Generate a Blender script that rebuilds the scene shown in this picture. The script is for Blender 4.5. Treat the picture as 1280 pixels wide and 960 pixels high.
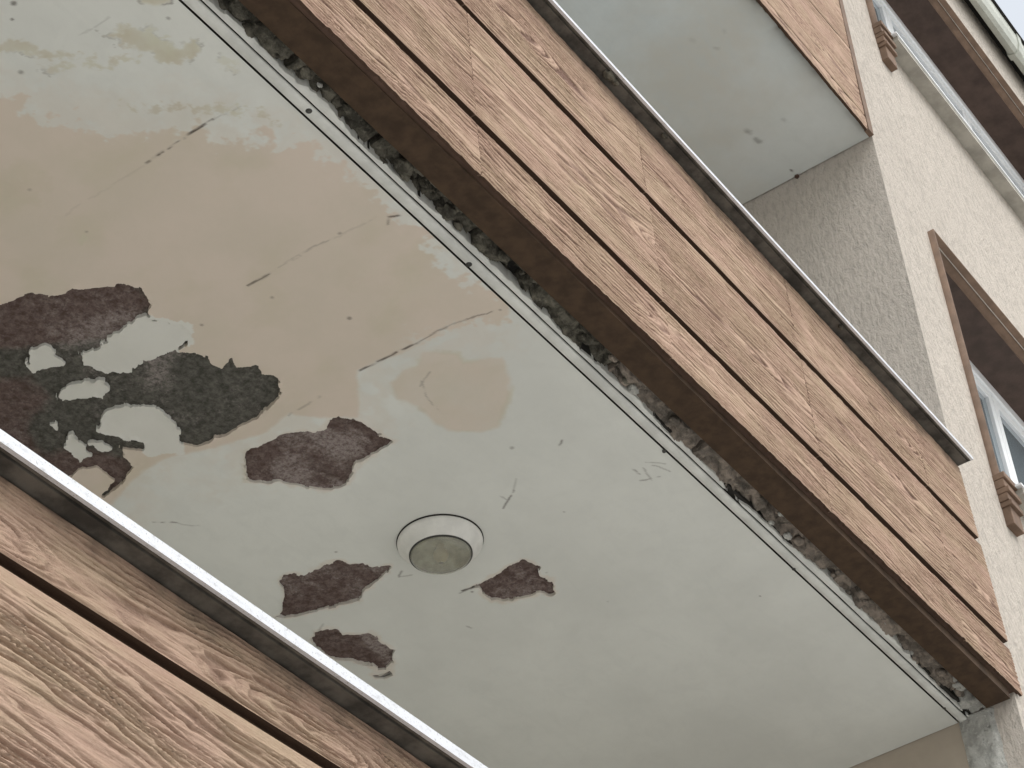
import bpy, bmesh, math, random
import numpy as np
from mathutils import Matrix, Vector

random.seed(3)
scene = bpy.context.scene
for o in list(bpy.data.objects):
    bpy.data.objects.remove(o)
C = scene.collection

# ------------------------------------------------------------------ camera
S = 2.2          # metres from the camera's foot line to the balcony fronts
EYE = 1.6
FPX = 2933.74    # focal length in photograph pixels (1280 wide)
ROT = np.array([[0.5727594572159905, -0.8164821584534153, -0.07282505816610163],
                [0.5076790614223291, 0.42307609069629265, -0.7505122198035722],
                [0.643590378084529, 0.39289121447086917, 0.656831727939979]])
cam_d = bpy.data.cameras.new('camera')
cam = bpy.data.objects.new('camera', cam_d)
C.objects.link(cam)
cam_d.sensor_width = 36.0
cam_d.lens = 36.0 * FPX / 1280.0
cam_d.clip_start = 0.05
cam_d.clip_end = 3000
r_, d_, f_ = ROT[0], -ROT[1], -ROT[2]
cam.matrix_world = Matrix(((r_[0], d_[0], f_[0], 0.0), (r_[1], d_[1], f_[1], 0.0),
                           (r_[2], d_[2], f_[2], EYE), (0, 0, 0, 1)))
scene.camera = cam

# ------------------------------------------------------------------ world, sun, exposure
SUN_EL, SUN_AZ = 56.0, 186.0
w = bpy.data.worlds.new('World')
scene.world = w
w.use_nodes = True
wn, wl = w.node_tree.nodes, w.node_tree.links
bg = wn['Background']
sky = wn.new('ShaderNodeTexSky')
sky.sky_type = 'NISHITA'
sky.sun_disc = False
sky.sun_elevation = math.radians(SUN_EL)
sky.sun_rotation = math.radians(SUN_AZ)
sky.air_density = 2.0
sky.dust_density = 3.0
hs = wn.new('ShaderNodeHueSaturation')
hs.inputs['Saturation'].default_value = 0.28
wl.new(sky.outputs[0], hs.inputs['Color'])
wl.new(hs.outputs[0], bg.inputs['Color'])
bg.inputs['Strength'].default_value = 0.15
sun_d = bpy.data.lights.new('sun', 'SUN')
sun_d.energy = 0.95
sun_d.angle = math.radians(40)
sun_d.color = (1.0, 0.96, 0.9)
sun = bpy.data.objects.new('sun', sun_d)
C.objects.link(sun)
el, az = math.radians(SUN_EL), math.radians(SUN_AZ)
sdir = Vector((math.sin(az) * math.cos(el), math.cos(az) * math.cos(el), math.sin(el)))
sun.rotation_euler = (-sdir).to_track_quat('-Z', 'Y').to_euler()
scene.view_settings.view_transform = 'Standard'
scene.view_settings.look = 'None'
scene.view_settings.exposure = 0.57
scene.view_settings.gamma = 1.0
scene.view_settings.use_curve_mapping = False

# ------------------------------------------------------------------ helpers
def M(x, y, z):
    """facade units (multiples of S, seen from the eye) to metres"""
    return (x * S, y * S, EYE + z * S)

def px_plane(pts, z):
    """photograph pixels to x, y metres on the horizontal plane at height z (m)"""
    p = np.asarray(pts, float)
    d = np.stack([p[:, 0] - 640, p[:, 1] - 480, np.full(len(p), FPX)], 1) @ ROT
    t = (z - EYE) / d[:, 2]
    return d[:, :2] * t[:, None]

_tab = {}
def vnoise(x, y, seed=0):
    if seed not in _tab:
        _tab[seed] = np.random.RandomState(seed + 11).rand(256, 256)
    T = _tab[seed]
    x = np.asarray(x, float); y = np.asarray(y, float)
    xi = np.floor(x).astype(np.int64); yi = np.floor(y).astype(np.int64)
    fx = x - xi; fy = y - yi
    fx = fx * fx * fx * (fx * (fx * 6 - 15) + 10)
    fy = fy * fy * fy * (fy * (fy * 6 - 15) + 10)
    a = T[xi & 255, yi & 255]; b = T[(xi + 1) & 255, yi & 255]
    c = T[xi & 255, (yi + 1) & 255]; d = T[(xi + 1) & 255, (yi + 1) & 255]
    return (a * (1 - fx) + b * fx) * (1 - fy) + (c * (1 - fx) + d * fx) * fy

def fbm(x, y, seed=0, octv=4):
    """about -1..1"""
    r = 0; amp = 1.0; tot = 0
    for i in range(octv):
        r = r + amp * (vnoise(x * 2 ** i + 17.3 * i, y * 2 ** i + 9.1 * i, seed + i) * 2 - 1)
        tot += amp; amp *= 0.55
    return r / tot

def worley(x, y, seed=0):
    """random value of the nearest cell and the distance to the cell border"""
    R = np.random.RandomState(seed + 500)
    jx, jy, rv = R.rand(64, 64), R.rand(64, 64), R.rand(64, 64)
    xi = np.floor(x).astype(np.int64); yi = np.floor(y).astype(np.int64)
    f1 = np.full(np.shape(x), 9.0); f2 = np.full(np.shape(x), 9.0); val_ = np.zeros(np.shape(x))
    for i in (-1, 0, 1):
        for j in (-1, 0, 1):
            a, b = (xi + i) & 63, (yi + j) & 63
            d = np.hypot(xi + i + jx[a, b] - x, yi + j + jy[a, b] - y)
            near_ = d < f1
            f2 = np.where(near_, f1, np.minimum(f2, d))
            val_ = np.where(near_, rv[a, b], val_); f1 = np.where(near_, d, f1)
    return val_, f2 - f1

def sstep(a, b, x):
    t = np.clip((x - a) / (b - a), 0, 1)
    return t * t * (3 - 2 * t)

def tag(o, label=None, cat=None, group=None, kind=None):
    if label: o['label'] = label
    if cat: o['category'] = cat
    if group: o['group'] = group
    if kind: o['kind'] = kind
    return o

def empty(name, loc, label=None, cat=None, group=None):
    o = bpy.data.objects.new(name, None)
    o.empty_display_size = 0.2
    C.objects.link(o)
    o.location = loc
    return tag(o, label, cat, group)

def adopt(o, parent):
    if parent is not None:
        o.parent = parent
        if parent.parent is None and parent.type == 'EMPTY':
            o.matrix_parent_inverse = Matrix.Translation(-Vector(parent.location))
    return o

def mesh_obj(name, V, quads=None, tris=None, mat=None, parent=None, smooth=True, attrs=None):
    me = bpy.data.meshes.new(name)
    V = np.asarray(V, np.float32)
    idx = []; starts = []; n = 0
    if quads is not None and len(quads):
        q = np.asarray(quads, np.int32); idx.append(q.ravel())
        starts.append(np.arange(len(q)) * 4); n += len(q) * 4
    if tris is not None and len(tris):
        t = np.asarray(tris, np.int32); idx.append(t.ravel())
        starts.append(n + np.arange(len(t)) * 3)
    idx = np.concatenate(idx); starts = np.concatenate(starts).astype(np.int32)
    me.vertices.add(len(V)); me.vertices.foreach_set('co', V.ravel())
    me.loops.add(len(idx)); me.loops.foreach_set('vertex_index', idx)
    me.polygons.add(len(starts)); me.polygons.foreach_set('loop_start', starts)
    me.update(calc_edges=True)
    me.validate()
    if smooth is True:
        me.polygons.foreach_set('use_smooth', np.ones(len(me.polygons), bool))
    elif smooth is not False:
        me.polygons.foreach_set('use_smooth', np.asarray(smooth, bool))
    for k, a in (attrs or {}).items():
        at = me.attributes.new(k, 'FLOAT', 'POINT')
        at.data.foreach_set('value', np.asarray(a, np.float32))
    if mat: me.materials.append(mat)
    o = bpy.data.objects.new(name, me)
    C.objects.link(o)
    return adopt(o, parent)

def bm_obj(name, bm, mat, parent=None, smooth=False):
    me = bpy.data.meshes.new(name)
    bmesh.ops.recalc_face_normals(bm, faces=bm.faces)
    bm.to_mesh(me); bm.free()
    if smooth:
        for p in me.polygons: p.use_smooth = True
    me.materials.append(mat)
    o = bpy.data.objects.new(name, me)
    C.objects.link(o)
    return adopt(o, parent)

def bm_box(bm, x0, x1, y0, y1, z0, z1, bev=0.0):
    t = bmesh.new()
    vs = [t.verts.new(p) for p in ((x0, y0, z0), (x1, y0, z0), (x1, y1, z0), (x0, y1, z0),
                                   (x0, y0, z1), (x1, y0, z1), (x1, y1, z1), (x0, y1, z1))]
    for f in ((0, 3, 2, 1), (4, 5, 6, 7), (0, 1, 5, 4), (1, 2, 6, 5), (2, 3, 7, 6), (3, 0, 4, 7)):
        t.faces.new([vs[i] for i in f])
    if bev:
        bmesh.ops.bevel(t, geom=list(t.edges), offset=bev, segments=2, affect='EDGES', profile=0.6)
    tmp = bpy.data.meshes.new('tmp'); t.to_mesh(tmp); t.free()
    bm.from_mesh(tmp); bpy.data.meshes.remove(tmp)

def box(name, x0, x1, y0, y1, z0, z1, mat, parent=None, bev=0.0):
    bm = bmesh.new(); bm_box(bm, x0, x1, y0, y1, z0, z1, bev)
    return bm_obj(name, bm, mat, parent)

def prism(name, prof, x0, x1, mat, parent=None):
    """closed (y, z) profile swept along x"""
    bm = bmesh.new()
    a = [bm.verts.new((x0, y, z)) for y, z in prof]
    b = [bm.verts.new((x1, y, z)) for y, z in prof]
    n = len(prof)
    for i in range(n):
        bm.faces.new((a[i], a[(i + 1) % n], b[(i + 1) % n], b[i]))
    bm.faces.new(a); bm.faces.new(b[::-1])
    return bm_obj(name, bm, mat, parent)

def lathe(name, prof, loc, mat, parent=None, seg=64):
    V = []; Q = []
    for k in range(seg):
        a = 2 * math.pi * k / seg
        for r, z in prof:
            V.append((loc[0] + r * math.cos(a), loc[1] + r * math.sin(a), loc[2] + z))
    n = len(prof)
    for k in range(seg):
        k2 = (k + 1) % seg
        for i in range(n - 1):
            Q.append((k * n + i + 1, k2 * n + i + 1, k2 * n + i, k * n + i))
    return mesh_obj(name, V, Q, None, mat, parent, True)

def grid_faces(nu, nv):
    i = np.arange(nu - 1)[:, None] * nv + np.arange(nv - 1)[None, :]
    i = i.ravel()
    return np.stack([i, i + nv, i + nv + 1, i + 1], 1)

def perimeter(nu, nv):
    a = np.arange(nu) * nv
    return np.concatenate([a[:-1], np.arange(nv - 1) + (nu - 1) * nv, (a + nv - 1)[::-1][:-1], np.arange(1, nv)[::-1]])

def skirt(V, ring, off):
    """walls from a ring of vertices, own vertices so the edge stays crisp"""
    n0 = len(V); k = len(ring)
    top = V[ring]; bot = top + off
    V2 = np.concatenate([V, top, bot])
    i = np.arange(k); j = (i + 1) % k
    q = np.stack([n0 + i, n0 + j, n0 + k + j, n0 + k + i], 1)
    return V2, q

def poly_sd(P, poly):
    """signed distance, positive inside"""
    poly = np.asarray(poly, float)
    x, y = P[:, 0], P[:, 1]
    d2 = np.full(len(P), 1e9); ins = np.zeros(len(P), bool)
    n = len(poly)
    for i in range(n):
        a = poly[i]; b = poly[(i + 1) % n]
        e = b - a
        t = np.clip(((x - a[0]) * e[0] + (y - a[1]) * e[1]) / max(e @ e, 1e-12), 0, 1)
        d2 = np.minimum(d2, (x - a[0] - t * e[0]) ** 2 + (y - a[1] - t * e[1]) ** 2)
        c = ((a[1] > y) != (b[1] > y))
        with np.errstate(divide='ignore', invalid='ignore'):
            xi = (b[0] - a[0]) * (y - a[1]) / (b[1] - a[1]) + a[0]
        ins ^= c & (x < xi)
    return np.where(ins, 1, -1) * np.sqrt(d2)

def seg_d(P, a, b):
    a = np.asarray(a, float); b = np.asarray(b, float); e = b - a
    t = np.clip(((P - a) @ e) / (e @ e), 0, 1)
    return np.sqrt(((P - a - t[:, None] * e) ** 2).sum(1)), t

def cut_sheet(name, xs, ys, F, Z, wall_z, mat, parent, attrs=None):
    """horizontal sheet over a grid kept where F > 0, its cut edges walled up to wall_z"""
    nu, nv = len(xs), len(ys)
    XX, YY = np.meshgrid(xs, ys, indexing='ij')
    V = np.stack([XX.ravel(), YY.ravel(), Z.ravel()], 1)
    q = grid_faces(nu, nv)
    tri = np.concatenate([q[:, [0, 1, 2]], q[:, [0, 2, 3]]])
    s = F.ravel() > 0
    n = s[tri].sum(1)
    fullq = q[s[q].all(1)]
    part = tri[(n > 0) & (n < 3)]
    # triangles of quads that are not wholly inside but are full themselves
    qf = s[q].all(1)
    keep = np.concatenate([~qf, ~qf])
    lone = tri[(n == 3) & keep]
    N = len(V); Ff = F.ravel()
    one = part[s[part].sum(1) == 1]; two = part[s[part].sum(1) == 2]
    def rot(t, sel):
        k = np.argmax(sel, 1)
        return np.stack([t[np.arange(len(t)), (k + i) % 3] for i in range(3)], 1)
    one = rot(one, s[one]); two = rot(two, ~s[two])
    ea = np.concatenate([np.stack([one[:, 0], one[:, 1]], 1), np.stack([one[:, 0], one[:, 2]], 1),
                         np.stack([two[:, 0], two[:, 1]], 1), np.stack([two[:, 0], two[:, 2]], 1)])
    lo = ea.min(1); hi = ea.max(1)
    key, inv = np.unique(lo.astype(np.int64) * N + hi, return_inverse=True)
    a = key // N; b = key % N
    t = (Ff[a] / (Ff[a] - Ff[b]))[:, None]
    EV = V[a] * (1 - t) + V[b] * t
    inv = inv.ravel() + N
    m1, m2 = len(one), len(two)
    o_ab, o_ac = inv[:m1], inv[m1:2 * m1]
    t_ab, t_ac = inv[2 * m1:2 * m1 + m2], inv[2 * m1 + m2:]
    T = np.concatenate([lone, np.stack([one[:, 0], o_ab, o_ac], 1), np.stack([t_ab, two[:, 1], two[:, 2]], 1),
                        np.stack([t_ab, two[:, 2], t_ac], 1)])
    VV = np.concatenate([V, EV])
    be = np.concatenate([np.stack([o_ab, o_ac], 1), np.stack([t_ac, t_ab], 1)])
    n0 = len(VV); m = len(be)
    w1 = VV[be[:, 0]]; w2 = VV[be[:, 1]]
    w3 = w2.copy(); w3[:, 2] = wall_z; w4 = w1.copy(); w4[:, 2] = wall_z
    VV = np.concatenate([VV, w1, w2, w3, w4])
    i = np.arange(m) + n0
    WQ = np.stack([i, i + m, i + 2 * m, i + 3 * m], 1)
    # drop unused vertices
    Q = np.concatenate([fullq, WQ])
    used = np.zeros(len(VV), bool); used[Q.ravel()] = True; used[T.ravel()] = True
    new = np.cumsum(used) - 1
    at = {}
    for k, arr in (attrs or {}).items():
        arr = arr.ravel()
        e = arr[a] * (1 - t[:, 0]) + arr[b] * t[:, 0]
        full = np.concatenate([arr, e]); wl_ = np.concatenate([full[be[:, 0]], full[be[:, 1]], full[be[:, 1]], full[be[:, 0]]])
        at[k] = np.concatenate([full, wl_])[used]
    Qn = new[Q][:, ::-1]; Tn = new[T][:, ::-1]
    sm = np.ones(len(Qn) + len(Tn), bool); sm[len(fullq):len(fullq) + m] = False
    return mesh_obj(name, VV[used], Qn, Tn, mat, parent, sm, at)

# ------------------------------------------------------------------ materials
def nmat(name):
    m = bpy.data.materials.new(name); m.use_nodes = True
    nt = m.node_tree
    return m, nt, nt.nodes, nt.links, nt.nodes['Principled BSDF']

def val(nt, x):
    return x

def mixc(nt, fac, a, b):
    n = nt.nodes.new('ShaderNodeMix'); n.data_type = 'RGBA'; n.clamp_factor = True
    for sock, v in ((n.inputs[0], fac), (n.inputs[6], a), (n.inputs[7], b)):
        if hasattr(v, 'is_output'): nt.links.new(v, sock)
        elif isinstance(v, tuple): sock.default_value = v + (1,) if len(v) == 3 else v
        else: sock.default_value = v
    return n.outputs[2]

def math_(nt, op, a, b=0.5, c=None, clamp=False):
    n = nt.nodes.new('ShaderNodeMath'); n.operation = op; n.use_clamp = clamp
    for i, v in enumerate((a, b, c)):
        if v is None: continue
        if hasattr(v, 'is_output'): nt.links.new(v, n.inputs[i])
        else: n.inputs[i].default_value = v
    return n.outputs[0]

def noise_(nt, scale, detail=4, rough=0.55, stretch=(1, 1, 1), dist=0.0, rot=(0, 0, 0)):
    g = nt.nodes.new('ShaderNodeNewGeometry')
    mp = nt.nodes.new('ShaderNodeMapping'); mp.inputs['Scale'].default_value = stretch
    mp.inputs['Rotation'].default_value = rot
    nt.links.new(g.outputs['Position'], mp.inputs['Vector'])
    n = nt.nodes.new('ShaderNodeTexNoise')
    n.inputs['Scale'].default_value = scale; n.inputs['Detail'].default_value = detail
    n.inputs['Roughness'].default_value = rough; n.inputs['Distortion'].default_value = dist
    nt.links.new(mp.outputs[0], n.inputs['Vector'])
    return n.outputs['Fac']

def ramp(nt, f, p0, p1):
    n = nt.nodes.new('ShaderNodeMapRange'); n.interpolation_type = 'SMOOTHSTEP'
    n.inputs['From Min'].default_value = p0; n.inputs['From Max'].default_value = p1
    nt.links.new(f, n.inputs['Value'])
    return n.outputs['Result']

def attr(nt, name):
    n = nt.nodes.new('ShaderNodeAttribute'); n.attribute_name = name
    return n.outputs['Fac']

def bump(nt, bsdf, h, dist, strength=1.0):
    b = nt.nodes.new('ShaderNodeBump'); b.inputs['Distance'].default_value = dist
    b.inputs['Strength'].default_value = strength
    nt.links.new(h, b.inputs['Height']); nt.links.new(b.outputs[0], bsdf.inputs['Normal'])

def simple(name, col, rough=0.7, var=0.12, scale=9.0, bd=0.0, bs=60.0, metal=0.0, spec=0.3):
    m, nt, n, l, p = nmat(name)
    f = noise_(nt, scale, 5, 0.6)
    dark = tuple(c * (1 - var * 1.6) for c in col); lite = tuple(min(1, c * (1 + var)) for c in col)
    l.new(mixc(nt, ramp(nt, f, 0.3, 0.7), dark, lite), p.inputs['Base Color'])
    p.inputs['Roughness'].default_value = rough
    p.inputs['Metallic'].default_value = metal
    p.inputs['Specular IOR Level'].default_value = spec
    if bd: bump(nt, p, noise_(nt, bs, 4, 0.6), bd)
    return m

def mat_paint(name, white, beige, whiteB):
    m, nt, n, l, p = nmat(name)
    big = ramp(nt, noise_(nt, 1.6, 5, 0.6), 0.35, 0.68)
    col = mixc(nt, big, white, whiteB)
    sm = ramp(nt, noise_(nt, 14, 5, 0.65, (1, 1, 1), 0.6), 0.42, 0.75)
    col = mixc(nt, math_(nt, 'MULTIPLY', sm, 0.34), col, tuple(c * 0.86 for c in white))
    roll = ramp(nt, noise_(nt, 7, 6, 0.7, (0.35, 1.6, 1), 0.8), 0.45, 0.72)
    col = mixc(nt, math_(nt, 'MULTIPLY', roll, 0.30), col, tuple(c * f for c, f in zip(white, (0.86, 0.87, 0.87))))
    bcol = mixc(nt, ramp(nt, noise_(nt, 3.5, 5, 0.6), 0.3, 0.7), beige, tuple(c * f for c, f in zip(beige, (0.93, 0.95, 0.93))))
    bcol = mixc(nt, math_(nt, 'MULTIPLY', ramp(nt, noise_(nt, 5.0, 4, 0.5, (1.3, 1, 1)), 0.5, 0.72), 0.35), bcol, (0.53, 0.49, 0.37))
    col = mixc(nt, attr(nt, 'beige'), col, bcol)
    st = mixc(nt, ramp(nt, noise_(nt, 8, 3), 0.35, 0.65), (0.50, 0.44, 0.33), (0.56, 0.55, 0.42))
    col = mixc(nt, attr(nt, 'stain'), col, st)
    col = mixc(nt, attr(nt, 'dark'), col, (0.055, 0.042, 0.032))
    l.new(col, p.inputs['Base Color'])
    p.inputs['Roughness'].default_value = 0.75
    p.inputs['Specular IOR Level'].default_value = 0.2
    h = math_(nt, 'ADD', noise_(nt, 5, 3), math_(nt, 'MULTIPLY', noise_(nt, 90, 3), 0.06))
    bump(nt, p, h, 0.006, 0.6)
    return m

PAINT = mat_paint('soffit_paint', (0.685, 0.70, 0.665), (0.64, 0.56, 0.485), (0.62, 0.632, 0.60))
PAINT3 = mat_paint('upper_soffit_paint', (0.66, 0.715, 0.715), (0.63, 0.555, 0.475), (0.60, 0.605, 0.56))

def mat_base():
    m, nt, n, l, p = nmat('exposed_render')
    a = math_(nt, 'ADD', attr(nt, 'maroon'), math_(nt, 'SUBTRACT', noise_(nt, 9, 5, 0.6), 0.5))
    fine = noise_(nt, 38, 6, 0.8)
    gr = mixc(nt, ramp(nt, fine, 0.35, 0.68), (0.062, 0.061, 0.053), (0.155, 0.150, 0.132))
    mr = mixc(nt, ramp(nt, fine, 0.35, 0.68), (0.088, 0.060, 0.053), (0.195, 0.150, 0.137))
    col = mixc(nt, ramp(nt, a, 0.25, 0.75), gr, mr)
    pw = math_(nt, 'ADD', math_(nt, 'MULTIPLY', noise_(nt, 9, 6, 0.65, (1, 1, 1), 0.4), 0.9), math_(nt, 'MULTIPLY', noise_(nt, 60, 5, 0.8), 0.9))
    pw = ramp(nt, math_(nt, 'ADD', pw, math_(nt, 'MULTIPLY', attr(nt, 'powder'), 0.45)), 0.92, 1.28)
    col = mixc(nt, math_(nt, 'MULTIPLY', math_(nt, 'MULTIPLY', pw, ramp(nt, noise_(nt, 85, 4, 0.8), 0.30, 0.62)), 0.75), col, (0.40, 0.355, 0.34))
    dk = ramp(nt, noise_(nt, 20, 5, 0.75), 0.60, 0.72)
    col = mixc(nt, math_(nt, 'MULTIPLY', dk, 0.6), col, (0.04, 0.033, 0.028))
    l.new(col, p.inputs['Base Color']); p.inputs['Roughness'].default_value = 0.95
    p.inputs['Specular IOR Level'].default_value = 0.1
    bump(nt, p, math_(nt, 'ADD', noise_(nt, 25, 5, 0.6), math_(nt, 'MULTIPLY', fine, 0.4)), 0.02, 0.9)
    return m
BASE = mat_base()

def mat_wood(name, tint=1.0, gk=1.0):
    m, nt, n, l, p = nmat(name)
    g = attr(nt, 'grain')
    t = lambda c: tuple(k * tint for k in c)
    blo = ramp(nt, noise_(nt, 5, 6, 0.65, (0.7, 1, 1.8)), 0.35, 0.65)
    lite = mixc(nt, blo, t((0.515, 0.355, 0.272)), t((0.49, 0.368, 0.258)))
    streak = noise_(nt, 26, 5, 0.65, (0.12, 1, 2.4))
    lite = mixc(nt, math_(nt, 'MULTIPLY', ramp(nt, streak, 0.40, 0.70), 0.38), lite, t((0.36, 0.225, 0.165)))
    fib = noise_(nt, 120, 4, 0.7, (0.10, 1, 2.0), 0.5)
    lite = mixc(nt, math_(nt, 'MULTIPLY', ramp(nt, fib, 0.52, 0.68), 0.42), lite, t((0.27, 0.16, 0.115)))
    col = mixc(nt, math_(nt, 'MULTIPLY', g, gk), lite, t((0.145, 0.078, 0.058)))
    grit = ramp(nt, noise_(nt, 210, 3, 0.75, (0.6, 1, 1)), 0.42, 0.72)
    col = mixc(nt, math_(nt, 'MULTIPLY', grit, 0.30), col, t((0.62, 0.46, 0.36)))
    col = mixc(nt, math_(nt, 'MULTIPLY', attr(nt, 'grime'), 0.75), col, (0.10, 0.075, 0.06))
    col = mixc(nt, attr(nt, 'edge'), col, (0.072, 0.043, 0.029))  # dark brown edge paint also stands in for shade in the board grooves
    l.new(col, p.inputs['Base Color']); p.inputs['Roughness'].default_value = 0.75
    p.inputs['Specular IOR Level'].default_value = 0.2
    h = math_(nt, 'ADD', math_(nt, 'MULTIPLY', fib, -0.9), math_(nt, 'MULTIPLY', noise_(nt, 240, 3, 0.75), 0.6))
    bump(nt, p, h, 0.0034, 1.0)
    return m
WOOD = mat_wood('embossed_wood_panel', 0.95, 1.0)
WOOD_LOW = mat_wood('embossed_wood_panel_low', 0.82, 0.42)  # darker tint and fainter grain colour for the lowest boards
BROWN = simple('brown_paint', (0.090, 0.053, 0.038), 0.8, 0.12, 9, 0.003, 45)
TRIMBROWN = simple('brown_moulding_paint', (0.175, 0.115, 0.080), 0.7, 0.14, 14, 0.001, 90)
BACK = simple('dark_backing', (0.06, 0.037, 0.022), 0.9, 0.2, 20)
CONC = simple('concrete', (0.30, 0.29, 0.27), 0.9, 0.15, 4, 0.003, 40)
PALE = simple('pale_interior_paint', (0.78, 0.77, 0.73), 0.8, 0.04, 3, 0.001, 40)
TILE = simple('pale_floor_tile', (0.68, 0.66, 0.62), 0.5, 0.06, 3)
TRIMW = simple('drip_trim_paint', (0.64, 0.65, 0.62), 0.6, 0.09, 9, 0.0006, 70)
PVC = simple('white_frame_plastic', (0.84, 0.86, 0.88), 0.35, 0.02, 6, spec=0.5)
GUT = simple('grey_white_gutter_paint', (0.50, 0.52, 0.47), 0.5, 0.1, 5, 0.0006, 30)
SILLG = simple('grey_stone_sill', (0.40, 0.38, 0.335), 0.7, 0.16, 7, 0.001, 60)
SCREW = simple('dark_screw_metal', (0.055, 0.055, 0.05), 0.6, 0.1, 60)
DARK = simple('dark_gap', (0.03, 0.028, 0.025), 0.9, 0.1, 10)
TILER = simple('roof_tile', (0.28, 0.12, 0.08), 0.8, 0.2, 5)
GROUND = simple('pale_paving', (0.44, 0.43, 0.41), 0.9, 0.12, 0.6, 0.004, 12)

def mat_cap(name, dirt, col=(0.80, 0.82, 0.84)):
    m, nt, n, l, p = nmat(name)
    f = ramp(nt, noise_(nt, 55, 5, 0.75, (0.5, 1, 1)), 0.50, 0.72)
    f2 = ramp(nt, noise_(nt, 240, 3, 0.7), 0.58, 0.72)
    c = mixc(nt, math_(nt, 'MULTIPLY', f, dirt), col, (0.42, 0.43, 0.44))
    c = mixc(nt, math_(nt, 'MULTIPLY', f2, dirt), c, (0.16, 0.16, 0.15))
    l.new(c, p.inputs['Base Color'])
    p.inputs['Metallic'].default_value = 0.15; p.inputs['Roughness'].default_value = 0.42
    bump(nt, p, noise_(nt, 8, 3, 0.5), 0.002, 0.5)
    return m
CAP = mat_cap('white_coated_metal', 0.75, (0.66, 0.68, 0.72))
CAPU = simple('grimy_shaded_cap_underside', (0.095, 0.086, 0.074), 0.75, 0.35, 14, 0.001, 50)  # grime plus the soft shade under the cap, both put into the colour

def mat_stucco(name, col, bd, sc=70):
    m, nt, n, l, p = nmat(name)
    a = noise_(nt, sc, 5, 0.6, (1, 1, 0.45), 0.3, (0, 0.15, 0))
    b = noise_(nt, sc * 2.6, 4, 0.7, (1, 1, 0.7))
    big = ramp(nt, noise_(nt, 1.1, 5, 0.6), 0.3, 0.7)
    c = mixc(nt, big, tuple(k * 0.95 for k in col), tuple(k * 1.03 for k in col))
    c = mixc(nt, math_(nt, 'MULTIPLY', ramp(nt, a, 0.55, 0.34), 0.42), c, tuple(k * 0.62 for k in col))
    run = ramp(nt, noise_(nt, 9, 4, 0.6, (1, 1, 0.06)), 0.55, 0.75)
    c = mixc(nt, math_(nt, 'MULTIPLY', run, 0.16), c, tuple(k * 0.7 for k in col))
    l.new(c, p.inputs['Base Color']); p.inputs['Roughness'].default_value = 0.92
    p.inputs['Specular IOR Level'].default_value = 0.15
    bump(nt, p, math_(nt, 'ADD', a, math_(nt, 'MULTIPLY', b, 0.5)), 0.02, bd)
    return m
STUCCO = mat_stucco('beige_stucco', (0.60, 0.548, 0.49), 1.0, 48)
STUCCO2 = mat_stucco('beige_stucco_return', (0.63, 0.575, 0.515), 0.8, 55)
RETLOW = simple('smooth_beige_wall_paint', (0.42, 0.365, 0.30), 0.85, 0.06, 3, 0.001, 60)

def mat_mortar(name, light, dark):
    m, nt, n, l, p = nmat(name)
    a = noise_(nt, 16, 6, 0.7); b = noise_(nt, 70, 5, 0.7)
    c = mixc(nt, ramp(nt, a, 0.38, 0.62), dark, light)
    c = mixc(nt, math_(nt, 'MULTIPLY', ramp(nt, b, 0.55, 0.75), 0.6), c, tuple(min(1, k * 1.7) for k in light))
    c = mixc(nt, math_(nt, 'MULTIPLY', ramp(nt, noise_(nt, 24, 4, 0.6), 0.6, 0.72), 0.6), c, (0.02, 0.019, 0.016))
    l.new(c, p.inputs['Base Color']); p.inputs['Roughness'].default_value = 0.95
    p.inputs['Specular IOR Level'].default_value = 0.1
    bump(nt, p, math_(nt, 'ADD', a, math_(nt, 'MULTIPLY', b, 0.5)), 0.015, 0.9)
    return m
MORT_D = mat_mortar('damp_dark_mortar', (0.17, 0.16, 0.13), (0.055, 0.052, 0.043))
MORT_L = mat_mortar('dry_brown_grey_mortar', (0.31, 0.265, 0.225), (0.14, 0.125, 0.108))
MORT_W = mat_mortar('pale_patch_plaster', (0.52, 0.52, 0.49), (0.34, 0.34, 0.32))

def mat_glass_pane():
    m, nt, n, l, p = nmat('window_glass')
    p.inputs['Base Color'].default_value = (0.16, 0.20, 0.225, 1)
    p.inputs['Roughness'].default_value = 0.04
    p.inputs['Specular IOR Level'].default_value = 0.9
    p.inputs['Coat Weight'].default_value = 0.5
    p.inputs['Coat Roughness'].default_value = 0.03
    return m
PANE = mat_glass_pane()
REVEAL = simple('dark_brown_reveal_paint', (0.082, 0.055, 0.044), 0.85, 0.16, 10, 0.001, 60)

def mat_lens():
    m, nt, n, l, p = nmat('aged_lamp_glass')
    p.inputs['Base Color'].default_value = (0.84, 0.84, 0.76, 1)
    p.inputs['Roughness'].default_value = 0.07
    p.inputs['Transmission Weight'].default_value = 0.85
    p.inputs['IOR'].default_value = 1.42
    return m
LENS = mat_lens()
BULB = simple('frosted_bulb_glass', (0.55, 0.47, 0.28), 0.4, 0.1, 30)
REFL = simple('lamp_reflector_enamel', (0.46, 0.455, 0.37), 0.3, 0.25, 28)
LAMPW = simple('lamp_ring_white', (0.69, 0.69, 0.655), 0.45, 0.05, 22, spec=0.4)

# ------------------------------------------------------------------ key dimensions (metres)
Y0 = S                      # balcony fronts
YW = 1.009 * S              # front wall face
XR = 3.068 * S              # return wall
XL = -0.45 * S              # far (left) end of the balconies
YB = 4.05                   # back wall of the balconies
Z2 = EYE + 1.985 * S        # middle balcony soffit
Z3 = EYE + 3.279 * S        # upper balcony soffit
Zof = lambda z: EYE + z * S

# ------------------------------------------------------------------ ground
bm = bmesh.new()
bmesh.ops.create_grid(bm, x_segments=8, y_segments=8, size=400)
g = bm_obj('ground', bm, GROUND); tag(g, kind='structure')

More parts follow.
